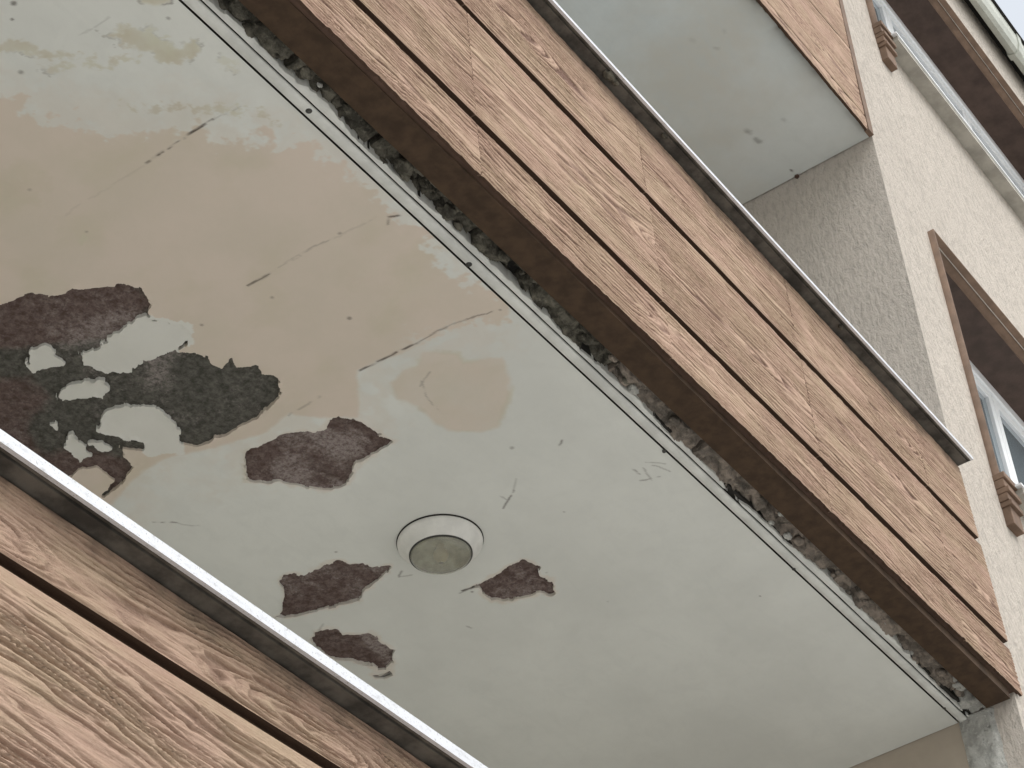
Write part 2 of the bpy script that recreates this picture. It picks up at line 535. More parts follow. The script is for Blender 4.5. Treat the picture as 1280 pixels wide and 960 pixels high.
# ------------------------------------------------------------------ apartment building
bld = empty('apartment_building', (XR + 4, YW, 0), 'beige stucco apartment block with brown framed windows', 'building')
XE = 17.0
WX0, WX1 = 3.262 * S, 4.62 * S
WIN = [(Zof(2.545), Zof(3.150)), (Zof(3.775), Zof(4.402))]     # clear openings
ZT = Zof(4.64)
def wall_sheet(name, mat, xs, zs, y, holes):
    V = []; Q = []
    for x in xs:
        for z in zs: V.append((x, y, z))
    n = len(zs)
    for i in range(len(xs) - 1):
        for j in range(n - 1):
            cx, cz = (xs[i] + xs[i + 1]) / 2, (zs[j] + zs[j + 1]) / 2
            if any(a < cx < b and c < cz < d for a, b, c, d in holes): continue
            Q.append((i * n + j, (i + 1) * n + j, (i + 1) * n + j + 1, i * n + j + 1))
    return mesh_obj(name, V, Q, None, mat, bld, False)
holes = [(WX0, WX1, a, b) for a, b in WIN]
wall_sheet('front_wall', STUCCO, [XR, WX0, WX1, XE], [0] + [z for ab in WIN for z in ab] + [ZT], YW, holes)
# return wall of the recess: upper part stucco, lower part below the middle slab smooth paint
mesh_obj('return_wall', [(XR, YW, Z2 + 0.1), (XR, YB, Z2 + 0.1), (XR, YB, ZT), (XR, YW, ZT)], [(0, 1, 2, 3)], None, STUCCO2, bld, False)
ysp = 1.1085 * S
mesh_obj('return_wall', [(XR, YW, 0), (XR, ysp, 0), (XR, ysp, Z2 + 0.1), (XR, YW, Z2 + 0.1)], [(0, 1, 2, 3)], None, STUCCO2, bld, False)
mesh_obj('return_wall', [(XR, ysp, 0), (XR, YB, 0), (XR, YB, Z2 + 0.1), (XR, ysp, Z2 + 0.1)], [(0, 1, 2, 3)], None, RETLOW, bld, False)
box('back_wall', XL - 0.1, XR, YB, YB + 0.2, 0, ZT, PALE, bld)
box('side_wall', XL - 5, XL, YW, YB + 0.2, 0, ZT, STUCCO, bld)
# eave and roof
mesh_obj('eave_board', [(XL - 5, YW - 0.14, ZT - 0.0), (XE, YW - 0.14, ZT), (XE, YB, ZT + 0.02), (XL - 5, YB, ZT + 0.02)], [(0, 1, 2, 3)], None, DARK, bld, False)
prism('roof', [(YW - 0.02, ZT + 0.02), (YB + 6, ZT + 1.9), (YB + 6, ZT + 2.0), (YW - 0.02, ZT + 0.07)], XL - 5, XE, TILER, bld)

def stepped_frame(name, x0, x1, z0, z1, mat, parent, left=True):
    """stepped moulding round an opening: lips that step back into a deep reveal"""
    # (inset from the outer edge, y)
    prof = [(0.0, YW + 0.004), (0.0, 0.9955 * S), (0.008, 0.9955 * S), (0.010, 1.010 * S), (0.024, 1.011 * S),
            (0.026, 1.0245 * S), (0.040, 1.026 * S), (0.042, 1.125 * S)]
    n = len(prof); V = []; Q = []
    for i, y in prof:
        V += [(x0 + i - 0.026, y, z0), (x0 + i - 0.026, y, z1 - i + 0.026), (x1 - i + 0.026, y, z1 - i + 0.026), (x1 - i + 0.026, y, z0)]
    for k in range(n - 1):
        for c in range(3):
            Q.append((k * 4 + c, k * 4 + c + 1, (k + 1) * 4 + c + 1, (k + 1) * 4 + c))
    mesh_obj('reveal', V, Q[-3:], None, REVEAL, parent, False)
    return mesh_obj(name, V, Q[:-3], None, mat, parent, False)

def make_window(z0, z1, label):
    yf = 1.108 * S
    bm = bmesh.new()
    fx0, fx1 = WX0 + 0.012, WX1 - 0.012
    t = 0.055
    bm_box(bm, fx0, fx0 + t, yf, yf + 0.07, z0, z1 - 0.012, 0.004)
    bm_box(bm, fx1 - t, fx1, yf, yf + 0.07, z0, z1 - 0.012, 0.004)
    bm_box(bm, fx0 + t, fx1 - t, yf + 0.001, yf + 0.07, z1 - 0.012 - t, z1 - 0.012, 0.004)
    bm_box(bm, fx0 + t, fx1 - t, yf + 0.001, yf + 0.07, z0, z0 + t, 0.004)
    win = bm_obj('window', bm, PVC, bld)
    if label: win['label'] = label
    stepped_frame('surround_moulding', WX0, WX1, z0, z1, TRIMBROWN, win)
    n = 3
    wsp = (fx1 - fx0 - 2 * t) / n
    for k in range(n):
        a = fx0 + t + k * wsp; b = a + wsp
        bm = bmesh.new()
        zz0, zz1 = z0 + t + 0.002, z1 - 0.012 - t - 0.002
        s = 0.048; ys = yf + 0.012
        bm_box(bm, a + 0.003, a + s, ys, ys + 0.045, zz0, zz1, 0.004)
        bm_box(bm, b - s, b - 0.003, ys, ys + 0.045, zz0, zz1, 0.004)
        bm_box(bm, a + s, b - s, ys + 0.001, ys + 0.045, zz1 - s, zz1, 0.004)
        bm_box(bm, a + s, b - s, ys + 0.001, ys + 0.045, zz0, zz0 + s, 0.004)
        bm_obj('sash', bm, PVC, win)
        box('pane', a + s - 0.004, b - s + 0.004, ys + 0.018, ys + 0.03, zz0 + s - 0.004, zz1 - s + 0.004, PANE, win)
    # sill slab between the corbels
    cx0, cw = 3.2475 * S, 0.125
    prism('sill', [(0.977 * S, z0 - 0.045), (0.9775 * S, z0 - 0.012), (yf + 0.02, z0 + 0.004), (yf + 0.02, z0 - 0.03), (YW + 0.004, z0 - 0.045)], cx0 + cw - 0.01, WX1 + 0.02, SILLG, win)
    prism('sill_nosing', [(0.974 * S, z0 - 0.016), (0.974 * S, z0 - 0.006), (yf, z0 + 0.010), (yf, z0 + 0.005)], cx0 + cw - 0.03, WX1 + 0.02, PVC, win)
    # stepped corbels under the jambs
    steps = [(0.030, 0.050, 0.0), (0.040, 0.040, 0.002), (0.026, 0.052, 0.004), (0.036, 0.040, 0.006), (0.024, 0.048, 0.010), (0.085, 0.034, 0.016)]
    for side in (0, 1):
        xa = cx0 if side == 0 else WX1 - 0.05
        bm = bmesh.new(); z = z0 + 0.01
        for h, pr, ins in steps:
            bm_box(bm, xa + ins, xa + cw - ins, YW - pr, YW + 0.02, z - h, z - 0.0005, 0.004)
            z -= h
        bm_obj('corbel', bm, TRIMBROWN, win)
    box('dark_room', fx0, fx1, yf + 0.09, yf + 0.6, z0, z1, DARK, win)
    return win
make_window(*WIN[0], 'window with white frame behind the middle balcony end')
make_window(*WIN[1], 'long window with white frame just under the roof gutter')

# rain gutter along the eave
gut = empty('rain_gutter', (9.5, 0.97 * S, Zof(4.58)), 'grey white rain gutter along the roof edge against the sky', 'gutter')
gp = [(0.986 * S, Zof(4.583)), (0.970 * S, Zof(4.574)), (0.960 * S, Zof(4.580)), (0.954 * S, Zof(4.600)), (0.9525 * S, Zof(4.636)),
      (0.955 * S, Zof(4.638)), (0.957 * S, Zof(4.602)), (0.962 * S, Zof(4.584)), (0.971 * S, Zof(4.579)), (0.984 * S, Zof(4.587)), (0.985 * S, Zof(4.62)), (0.988 * S, Zof(4.62))]
prism('trough', gp, XL - 5, XE, GUT, gut)
def clip(x):
    q = [(0.990 * S, Zof(4.580)), (0.970 * S, Zof(4.570)), (0.957 * S, Zof(4.577)), (0.9505 * S, Zof(4.598)), (0.949 * S, Zof(4.640)), (0.9515 * S, Zof(4.640)), (0.990 * S, Zof(4.60))]
    prism('joint_collar', q, x, x + 0.05, GUT, gut)
for x in (7.2, 9.36, 11.6, 14.0): clip(x)

# ------------------------------------------------------------------ embossed wood boards
def grain(u, v, seed, ring=0.015):
    """darkness / depth of the embossed grain furrows, 0..1"""
    o = seed * 7.31
    vw = v + 0.020 * fbm(u * 0.9 + o, v * 4, seed, 3) + 0.009 * fbm(u * 4.0 + o, v * 18, seed + 5, 3) + 0.0030 * fbm(u * 20 + o, v * 60, seed + 6, 3)
    wv = 0.10 * fbm(u * 1.0 + o, v * 0.4 + o, seed + 9, 2)
    v0 = 0.16 * (vnoise(np.array([o]), np.array([0.5]), 77)[0] - 0.5) + 0.06 * fbm(u * 0.6 + o, u * 0, seed + 3, 1)
    r = np.sqrt((vw - v0) ** 2 + wv ** 2 + 1e-6)
    ph = r / ring + 1.1 * fbm(r * 28 + o, u * 0.5, seed + 8, 2) + 0.30 * fbm(u * 8, v * 55, seed + 7, 2)
    sw = 0.5 + 0.5 * np.sin(2 * math.pi * ph)
    sw2 = 0.5 + 0.5 * np.sin(2 * math.pi * (ph * 2.37 + 0.4))
    furrow = np.clip(1 - sw * 2.2, 0, 1) + 0.45 * np.clip(1 - sw2 * 2.4, 0, 1)
    m = sstep(0.25, 0.60, vnoise(u * 2.6 + o, v * 9 + o, seed + 13)) * 0.45 + 0.55
    m = m * (0.55 + 0.45 * sstep(0.3, 0.55, vnoise(u * 13 + o, v * 75, seed + 14)))
    fib = np.clip(fbm(u * 8 + o, v * 170, seed + 15, 3), -1, 1)
    return np.clip(furrow * m + 0.30 * np.clip(fib, 0, 1), 0, 1)

def fascia_board(name, x0, x1, zlo, zhi, parent, seed, mat, du=0.008, dv=0.0028, amp=0.0026, thick=0.03, ragged=0.0, xe=None, seam=True, ring=0.0118, margin=0.0, cap=False):
    zm = float(zhi(x0) - zlo(x0))
    nu = max(3, int((x1 - x0) / du) + 1); nv = max(3, int(zm / dv) + 1)
    uu = np.linspace(0, 1, nu); vv = np.linspace(0, 1, nv)
    U, Vv = np.meshgrid(uu, vv, indexing='ij')
    X = x0 + U * (x1 - x0)
    lo = zlo(X); hi = zhi(X)
    if ragged:
        rg = ragged * 0.5 * fbm(X * 9, X * 0 + seed, seed + 40, 3) + ragged * fbm(X * 46, X * 0 + seed, seed + 41, 3)
        lo = lo + rg
    Z = lo + Vv * (hi - lo)
    if xe is not None:
        X = x0 + U * (xe(Z) - x0)
    vloc = (Z - (lo + hi) / 2)
    fw = grain(X, vloc, seed, ring)
    ez = np.minimum(Z - lo, hi - Z); ex = np.minimum(X - x0, (x1 if xe is None else xe(Z)) - X)
    rnd = 0.004 * (1 - sstep(0, 0.006, ez)) ** 2
    if seam: rnd = rnd + 0.0010 * (1 - sstep(0, 0.004, ex))
    fade = sstep(0, 0.006, ez)
    if margin: fade = fade * sstep(margin - 0.002, margin + 0.002, hi - Z)
    Y = Y0 + amp * fw * fade + rnd + (0.003 * (1 - sstep(margin - 0.004, margin, hi - Z)) if margin else 0) + 0.002 * fbm(X * 2, Z * 4, seed + 20, 2) - 0.0008
    V = np.stack([X.ravel(), Y.ravel(), Z.ravel()], 1)
    q = grid_faces(nu, nv)
    n0 = len(V)
    V2, wq = skirt(V, perimeter(nu, nv), np.array([0, thick, 0]))
    gr = np.concatenate([(fw * fade).ravel(), np.full(len(V2) - n0, 0.5)])
    gm = np.zeros(len(V2))
    if cap:
        run = sstep(0.05, 0.0, (hi - Z) - 0.05 * np.clip(fbm(X * 3.2, Z * 1.5, 301, 3), -0.3, 1) - 0.03 * np.clip(fbm(X * 30, Z * 3, 302, 3), -0.2, 1)) * (0.65 + 0.35 * fbm(X * 40, Z * 8, 303, 2))
        gm[:n0] = np.clip(run, 0, 1).ravel()
    side = np.ones(2 * (nu - 1) + 2 * (nv - 1)); side[nu - 1:nu - 1 + nv - 1] = 0.5 if xe is None else 1; side[2 * (nu - 1) + nv - 1:] = 0.5
    gr[n0:] *= np.concatenate([side, side])
    ed = np.concatenate([np.zeros(n0), side, side])
    sm = np.ones(len(q) + len(wq), bool); sm[len(q):] = False
    return mesh_obj(name, V2, np.concatenate([q, wq]), None, mat, parent, sm, {'grain': gr, 'edge': ed, 'grime': gm})

def lin(xa, za, xb, zb):
    """height line given in facade units -> metres function of x"""
    return lambda x: EYE + S * (za + (np.asarray(x) / S - xa) / (xb - xa) * (zb - za))
def shift(f, d):
    return lambda x: f(x) + d

def metal_cap(z_top, lip, parent, mat, x0, x1, rot_mark=None):
    yf = 0.9745 * S
    t = 0.003
    # outer skin with a turned-down front lip and a drip return
    prof = [(yf, z_top - lip), (yf - 0.001, z_top - 0.004), (yf + 0.004, z_top), (2.47, z_top + 0.012), (2.47, z_top + 0.004), (2.466, z_top + 0.006),
            (yf + 0.010, z_top - 0.006), (yf + 0.010, z_top - lip + 0.001)]
    c = prism('cap_rail', prof, x0, x1, mat, parent)
    # underside: two shallow channels
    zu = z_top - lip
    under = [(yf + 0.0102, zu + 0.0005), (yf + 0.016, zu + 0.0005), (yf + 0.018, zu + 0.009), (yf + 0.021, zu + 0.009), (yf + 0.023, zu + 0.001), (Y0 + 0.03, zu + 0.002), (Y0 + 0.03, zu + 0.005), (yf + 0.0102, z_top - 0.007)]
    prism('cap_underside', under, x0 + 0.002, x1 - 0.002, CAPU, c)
    return c

def parapet(parent, zb, zt, x1):
    box('backing_core', XL + 0.01, x1, Y0 + 0.024, Y0 + 0.115, zb + 0.028, zt - 0.012, BACK, parent)
    box('parapet', XL + 0.01, XR - 0.004, Y0 + 0.116, Y0 + 0.215, zb + 0.12, zt - 0.004, PALE, parent)

# ------------------------------------------------------------------ lower balcony (bottom left)
b1 = empty('balcony', (3.0, 2.9, Zof(0.58)), 'lowest balcony, close embossed wood boards under a broad white metal cap', 'balcony', 'stacked balconies')
zc1 = Zof(1.1095)
g1a = lin(0.92, 1.0262, 1.31, 1.0309)
rows1 = [(shift(g1a, 0.010), lambda x: np.asarray(x) * 0 + zc1 - 0.0285), (shift(g1a, -0.455), shift(g1a, -0.012)), (shift(g1a, -0.915), shift(g1a, -0.471)), (lambda x: np.asarray(x) * 0 + Zof(0.585), shift(g1a, -0.931))]
seed = 3
for ri, (lo, hi) in enumerate(rows1):
    for xa, xb in ((-0.44, 0.30), (0.30, 0.74), (0.74, 1.66), (1.66, 2.35), (2.35, 3.06)):
        fine = ri < 2 and xa == 0.74
        if lo is rows1[3][0] and hi(0) - lo(0) < 0.02: continue
        fascia_board('fascia_board', xa * S + 0.0008, xb * S - 0.0008, lo, hi, b1, seed, WOOD_LOW, 0.006 if fine else 0.03, 0.0018 if fine else 0.008, 0.0098, ring=0.0175 if ri else 0.013, margin=0.032 if ri else 0.0, cap=ri == 0)
        seed += 1
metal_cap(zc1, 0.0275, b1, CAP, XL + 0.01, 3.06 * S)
parapet(b1, Zof(0.585), zc1, 3.06 * S)
box('slab', XL + 0.01, XR - 0.003, Y0 + 0.117, YB - 0.002, Zof(0.585) - 0.02, Zof(0.585) + 0.118, TILE, b1)

# ------------------------------------------------------------------ middle balcony
b2 = empty('balcony', (3.0, 2.9, Z2), 'middle balcony with peeling ceiling paint and wood board front', 'balcony', 'stacked balconies')
zc2 = Zof(2.456)
bot2 = lin(1.28, 1.9800, 3.07, 1.9985)
gl2 = lin(1.385, 2.0772, 3.06, 2.0895)
gu2 = lin(1.60, 2.2841, 3.04, 2.2914)
xend2 = lambda z: S * (3.0815 - (np.asarray(z) - Zof(2.025)) / S * 0.06)
rows2 = [(bot2, shift(gl2, -0.0168)), (shift(gl2, 0.0168), shift(gu2, -0.0168)), (shift(gu2, 0.0168), lambda x: np.asarray(x) * 0 + zc2 - 0.022)]
joints = [-0.44, -0.073, 0.35, 0.773, 1.195, 1.617, 2.04, 2.462, 2.884]
seed = 31
for ri, (lo, hi) in enumerate(rows2):
    for k, xa in enumerate(joints):
        last = k == len(joints) - 1
        xb = 3.08 if last else joints[k + 1]
        fine = xa > 1.0
        fascia_board('fascia_board', xa * S + 0.0001, xb * S - 0.0001, lo, hi, b2, seed, WOOD, 0.007 if fine else 0.03, 0.0021 if fine else 0.009,
                     0.0060, cap=ri == 2, thick=0.009 if ri == 0 else 0.03, ragged=0.005 if ri == 0 else 0.0, xe=xend2 if last else None)
        seed += 1
# brown painted underside of the front cladding
xs = np.arange(XL + 0.02, 3.078 * S, 0.02)
yin = np.interp(xs / S, [0, 1.2628, 1.65, 2.033, 2.937, 3.065], [1.026, 1.0309, 1.041, 1.0473, 1.0422, 1.0464]) * S + 0.002 * fbm(xs * 9, xs * 0, 4, 3)
V = []
nx = len(xs)
prof_t = np.array([0.0, 0.08, 0.5, 0.97, 1.0, 1.0])
for i in range(nx):
    z = float(bot2(xs[i])) + 0.0025
    for k, t in enumerate(prof_t):
        zz = z + (0.0 if k not in (4, 5) else (0.003 if k == 4 else 0.07)) + 0.0015 * float(fbm(np.array([xs[i] * 6]), np.array([t * 3.0]), 9, 2)[0])
        V.append((xs[i], Y0 + 0.007 + t * (yin[i] - Y0 - 0.007), zz))
mesh_obj('cladding_underside', V, grid_faces(nx, len(prof_t)), None, BROWN, b2, False)
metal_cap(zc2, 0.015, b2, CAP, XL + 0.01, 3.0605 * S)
parapet(b2, float(bot2(0)), zc2, 3.05 * S)
box('slab', XL + 0.01, XR - 0.003, Y0 + 0.117, YB - 0.002, Z2 + 0.075, Z2 + 0.2, CONC, b2)
box('slab_underside', XL + 0.012, XR - 0.004, 1.118 * S, YB - 0.004, Z2 + 0.013, Z2 + 0.0745, CONC, b2)
t1 = lambda x: S * np.interp(np.asarray(x) / S, [1.2, 3.06], [1.1028, 1.1068])
t2 = lambda x: S * np.interp(np.asarray(x) / S, [1.2, 3.06], [1.0868, 1.0912])
box('trim_groove_shade', XL + 0.012, XR - 0.004, 1.083 * S, 1.1179 * S, Z2 + 0.016, Z2 + 0.07, DARK, b2)  # dark backing strip, paints the shade inside the two trim grooves

# --- peeling ceiling coat
def crop(ox, oy, sc, pts):
    return [(ox + x / sc, oy + y / sc) for x, y in pts]
k5 = lambda p: crop(0, 320, 2.6667, p)
k6 = lambda p: crop(300, 600, 2.6667, p)
k1 = lambda p: crop(0, 0, 2.6667, p)
HOLES = {
 'big': k5([(-170, 210), (-60, 185), (0, 158), (50, 140), (130, 124), (200, 126), (240, 112), (320, 98), (390, 92), (430, 96), (462, 106), (478, 130), (500, 148), (516, 158), (498, 185), (505, 200), (520, 215), (600, 228), (630, 250), (620, 290), (585, 318), (640, 326), (690, 335), (705, 360), (740, 375), (758, 360), (770, 345), (785, 375), (855, 365), (870, 392), (905, 392), (930, 410), (938, 440), (925, 480), (890, 510), (850, 545), (800, 570), (760, 590), (720, 605), (690, 625), (655, 635), (605, 628), (592, 605), (590, 632), (540, 642), (505, 652), (478, 650), (440, 642), (400, 640), (420, 665), (447, 700), (420, 735), (395, 770), (345, 808), (330, 800), (385, 748), (355, 725), (320, 705), (260, 715), (240, 735), (150, 780), (-60, 760), (-170, 640)]),
 'mid': k5([(818, 650), (860, 630), (930, 605), (1000, 580), (1045, 590), (1080, 580), (1100, 560), (1105, 540), (1130, 535), (1180, 540), (1230, 570), (1280, 602), (1308, 618), (1300, 634), (1240, 665), (1190, 690), (1165, 725), (1155, 765), (1100, 782), (1060, 778), (1000, 768), (930, 755), (850, 755), (820, 745), (815, 700)]),
 'left': k6([(128, 335), (150, 315), (180, 312), (215, 322), (250, 300), (300, 275), (335, 268), (370, 278), (410, 275), (440, 292), (500, 288), (490, 310), (455, 335), (410, 370), (400, 400), (360, 408), (290, 430), (240, 440), (190, 455), (150, 458), (118, 452), (145, 430), (150, 375), (135, 350)]),
 'right': k6([(760, 362), (785, 351), (840, 325), (900, 285), (940, 264), (975, 278), (1000, 290), (1005, 315), (1030, 330), (1042, 355), (1048, 375), (1030, 382), (1000, 375), (950, 395), (880, 405), (840, 400), (810, 380), (795, 362), (780, 358)]),
 'low': k6([(240, 530), (262, 500), (330, 490), (345, 512), (400, 514), (430, 506), (470, 538), (512, 566), (508, 604), (486, 632), (456, 636), (434, 612), (400, 606), (350, 598), (305, 596), (272, 576), (250, 552)]),
}
ISLANDS = [
 k5([(272, 330), (330, 300), (400, 255), (450, 215), (480, 200), (520, 212), (560, 222), (604, 222), (636, 246), (628, 290), (592, 310), (575, 318), (520, 335), (480, 350), (440, 385), (380, 388), (320, 380), (280, 365)]),
 k5([(85, 350), (105, 315), (150, 303), (180, 320), (205, 345), (224, 362), (200, 372), (150, 378), (115, 385), (95, 370)]),
 k5([(185, 460), (215, 435), (260, 420), (310, 412), (345, 412), (362, 440), (340, 468), (290, 472), (230, 482), (195, 480)]),
 k5([(322, 570), (335, 540), (370, 510), (420, 492), (470, 500), (530, 508), (550, 530), (575, 552), (597, 578), (598, 620), (600, 650), (540, 655), (505, 662), (484, 652), (475, 625), (430, 608), (390, 600), (350, 595), (325, 580)]),
 k5([(166, 562), (192, 557), (187, 577)]),
 k5([(220, 590), (245, 587), (260, 620), (290, 650), (300, 665), (270, 684), (245, 660), (220, 635), (230, 615)]),
 k5([(305, 625), (345, 620), (375, 645), (345, 658), (320, 645)]),
]
SLIVERS = [k6([(440, 650), (470, 655), (498, 638), (510, 652), (480, 663), (452, 660)]),
           k5([(190, 880 - 4), (215, 884), (190, 886)])]
dx = 0.004
xs = np.concatenate([np.arange(XL + 0.012, 2.30, 0.05), np.arange(2.30, XR - 0.004, dx), [XR - 0.004]])
ys0 = np.concatenate([np.arange(0, 1.47, dx), np.linspace(1.48, YB - 0.004 - 1.1068 * S - 0.006, 6)])
XX, YF = np.meshgrid(xs, ys0, indexing='ij')
YY = t1(XX) + 0.0055 + YF
PP = np.stack([XX.ravel(), YY.ravel()], 1)
fa = lambda sc, sd, o=4: fbm(PP[:, 0] * sc, PP[:, 1] * sc, sd, o)
wj = 0.012 * np.stack([fa(18, 3, 2), fa(18, 4, 2)], 1)
wv_, _ = worley((PP[:, 0] + wj[:, 0]) * 38, (PP[:, 1] + wj[:, 1]) * 38, 7)
wv2_, _ = worley((PP[:, 0] + wj[:, 0]) * 90, (PP[:, 1] + wj[:, 1]) * 90, 8)
rough_e = 0.008 * fa(20, 1) + 0.004 * fa(70, 2, 3) + 0.009 * (wv_ - 0.5) + 0.003 * (wv2_ - 0.5)
F = np.full(len(PP), 0.2)
def near(poly, pad):
    p = np.asarray(poly)
    return np.where((PP[:, 0] > p[:, 0].min() - pad) & (PP[:, 0] < p[:, 0].max() + pad) & (PP[:, 1] > p[:, 1].min() - pad) & (PP[:, 1] < p[:, 1].max() + pad))[0]
HOLEP = {k: px_plane(v, Z2) for k, v in HOLES.items()}
for k, poly in HOLEP.items():
    i = near(poly, 0.12)
    F[i] = np.minimum(F[i], -(poly_sd(PP[i], poly)) + rough_e[i])
isl = np.full(len(PP), -1.0)
for n_, p in enumerate(ISLANDS):
    poly = px_plane(p, Z2)
    i = near(poly, 0.06)
    e = poly_sd(PP[i], poly) + rough_e[i] * 1.1 + (0.014 * fa(60, 35, 4)[i] - 0.002 if n_ == 0 else 0)
    isl[i] = np.maximum(isl[i], e)
F = np.maximum(F, isl)
for p in SLIVERS:
    poly = px_plane(p, Z2); i = near(poly, 0.05)
    F[i] = np.minimum(F[i], -poly_sd(PP[i], poly) + rough_e[i] * 0.4)
# beige undercoat showing where the white coat has worn off
BEIGE = [[(-60, 100), (0, 128), (40, 142), (100, 150), (150, 162), (200, 172), (240, 165), (290, 165), (340, 178), (400, 200), (440, 222), (490, 268), (530, 300), (545, 330), (600, 352), (628, 386), (450, 464), (449, 522), (420, 523), (362, 518), (335, 540), (307, 549), (270, 562), (206, 576), (180, 592), (139, 632), (100, 640), (-60, 600)]]
B2 = [(484, 478), (500, 462), (518, 455), (528, 441), (575, 440), (580, 452), (628, 447), (640, 474), (636, 505), (625, 535), (600, 540), (560, 540), (540, 530), (520, 508), (494, 500)]
warp = 0.045 * fa(7, 21) + 0.025 * fa(26, 22) + 0.012 * fa(80, 23, 3)
beige = np.zeros(len(PP))
poly = px_plane(BEIGE[0], Z2); i = near(poly, 0.2)
sd = poly_sd(PP[i], poly)
# the lower border is crisp, the upper one scrubbed
upz = sstep(2.80, 2.62, PP[i, 1] + 0.10 * (PP[i, 0] - 2.6) * 0)
tear = 0.9 * fa(6, 24)[i] + 0.75 * fa(19, 25)[i] + 0.5 * fa(60, 26, 3)[i]
upz = np.maximum(upz, sstep(3.55, 3.2, PP[i, 0]))
crisp = sstep(-0.008, 0.012, sd + warp[i] * 0.25)
scrub = sstep(-0.15, 0.30, sd / 0.075 + tear)
beige[i] = crisp * (1 - upz) + scrub * upz
halo = np.zeros(len(PP)); halo[i] = sstep(-0.22, 0.0, sd + 2.8 * warp[i]) * (1 - beige[i]) * 0.35 * sstep(0.0, 0.5, 0.5 + fa(16, 33)[i])
poly = px_plane(B2, Z2); i = near(poly, 0.1)
b2sd = np.full(len(PP), -1.0); b2sd[i] = poly_sd(PP[i], poly) + warp[i] * 0.30
beige = np.maximum(beige, sstep(-0.006, 0.014, b2sd) * (0.85 + 0.15 * fa(12, 37)))
beige[isl > -0.01] *= 0.15
beige = np.maximum(beige, halo)
patch_n = sstep(0.28, 0.5, fa(3.2, 55)) * sstep(0.1, -0.02, np.abs(PP[:, 0] - 3.2) - 0.9) * sstep(2.95, 2.6, PP[:, 1]) * 0.35
beige = np.maximum(beige, patch_n * 0.6)
rimw = sstep(0.016, 0.0, F + 0.016 * fa(18, 36, 3)) * 0.55
beige = np.maximum(beige, rimw * (isl < -0.01))
# water stains
ST = [k1([(-60, 160), (0, 148), (60, 120), (110, 140), (170, 165), (260, 170), (300, 190), (180, 205), (100, 182), (0, 178), (-60, 190)]),
      k1([(350, 118), (400, 100), (430, 85), (490, 105), (530, 140), (600, 150), (660, 118), (672, 160), (610, 205), (540, 210), (480, 170), (400, 140)]),
      k1([(100, 240), (170, 210), (250, 210), (260, 225), (170, 245)]),
      k1([(730, 170), (770, 200), (810, 240), (750, 245), (725, 215)]),
      k1([(455, -60), (575, -60), (572, 10), (520, 24), (470, 12)]),
      k1([(280, 760), (310, 800), (270, 815), (262, 795)]),
      k1([(0, 600), (160, 560), (180, 620), (120, 680), (0, 690)])]
stain = np.zeros(len(PP)); dark = np.zeros(len(PP))
for n_, p in enumerate(ST):
    poly = px_plane(p, Z2); i = near(poly, 0.12)
    s_ = poly_sd(PP[i], poly) + 0.010 * (0.9 * fa(11, 27)[i] + 0.9 * fa(34, 28)[i] + 0.6 * fa(95, 29, 3)[i]) * (2.4 if n_ != 4 else 0.5)
    amt = (0.9, 0.95, 0.7, 0.5, 0.95, 0.6, 0.25)[n_]
    stain[i] = np.maximum(stain[i], sstep(-0.004, 0.012, s_) * amt * (0.75 + 0.25 * fa(25, 30)[i]))
    dark[i] = np.maximum(dark[i], (1 - sstep(0.0015, 0.005, np.abs(s_))) * (0.30 if n_ != 4 else 0.5) * sstep(-0.1, 0.35, fa(14, 61)[i]) * (n_ < 5))
tide = (1 - sstep(0.003, 0.013, np.abs(b2sd - 0.004))) * 0.40 * sstep(-0.3, 0.3, fa(9, 38))
stain = np.maximum(stain, tide)
blot = sstep(0.18, 0.5, fa(4.5, 39)) * (beige > 0.5) * 0.12
stain = np.maximum(stain, blot)
# long thin smears between the stains
sm_l = np.abs(PP[:, 1] + 0.35 * PP[:, 0] - 3.72 + 0.05 * fa(4, 71)) 
for a_, b_ in (((60, 88), (210, 58)), ((80, 75), (175, 68)), ((150, 130), (230, 140)), ((170, 128), (330, 142)), ((250, 143), (350, 150))):
    q_ = px_plane([a_, b_], Z2); d_, t_ = seg_d(PP + np.stack([warp * 0.9, warp * 0.9], 1), q_[0], q_[1]); d_ = d_ + 0.012 * fa(40, 31, 3) + 0.006
    stain = np.maximum(stain, (1 - sstep(0.004, 0.014, d_)) * 0.6)
# seams and hairline cracks with mould in them
CR = [((75, 272), (182, 203), 0.10, 0.003), ((182, 203), (266, 149), 0.95, 0.0038), ((307, 358), (336, 343), 0.75, 0.004), ((366, 325), (376, 319), 0.95, 0.005), ((376, 319), (410, 302), 0.35, 0.003),
      ((450, 463), (516, 431), 0.85, 0.004), ((516, 431), (560, 408), 0.55, 0.004), ((585, 398), (626, 388), 0.6, 0.003), ((486, 272), (500, 269), 0.8, 0.004), ((484, 282), (487, 272), 0.5, 0.003),
      ((629, 636), (642, 613), 0.75, 0.0035), ((190, 652), (220, 654), 0.65, 0.003), ((578, 738), (600, 730), 0.9, 0.0045), ((526, 477), (532, 495), 0.35, 0.003), ((532, 495), (552, 518), 0.3, 0.003), ((524, 483), (538, 464), 0.35, 0.003),
      ((700, 556), (703, 550), 0.7, 0.004), ((790, 588), (800, 592), 0.5, 0.003), ((800, 600), (825, 597), 0.5, 0.003), ((805, 585), (815, 600), 0.4, 0.003), ((815, 582), (838, 590), 0.4, 0.003), ((808, 577), (830, 580), 0.35, 0.003),
      ((498, 720), (503, 713), 0.6, 0.003), ((498, 721), (515, 718), 0.4, 0.003), ((135, 22), (100, 45), 0.2, 0.003), ((583, 783), (590, 786), 0.4, 0.004), ((395, 790), (405, 780), 0.3, 0.003), ((470, 845), (490, 838), 0.35, 0.003)]
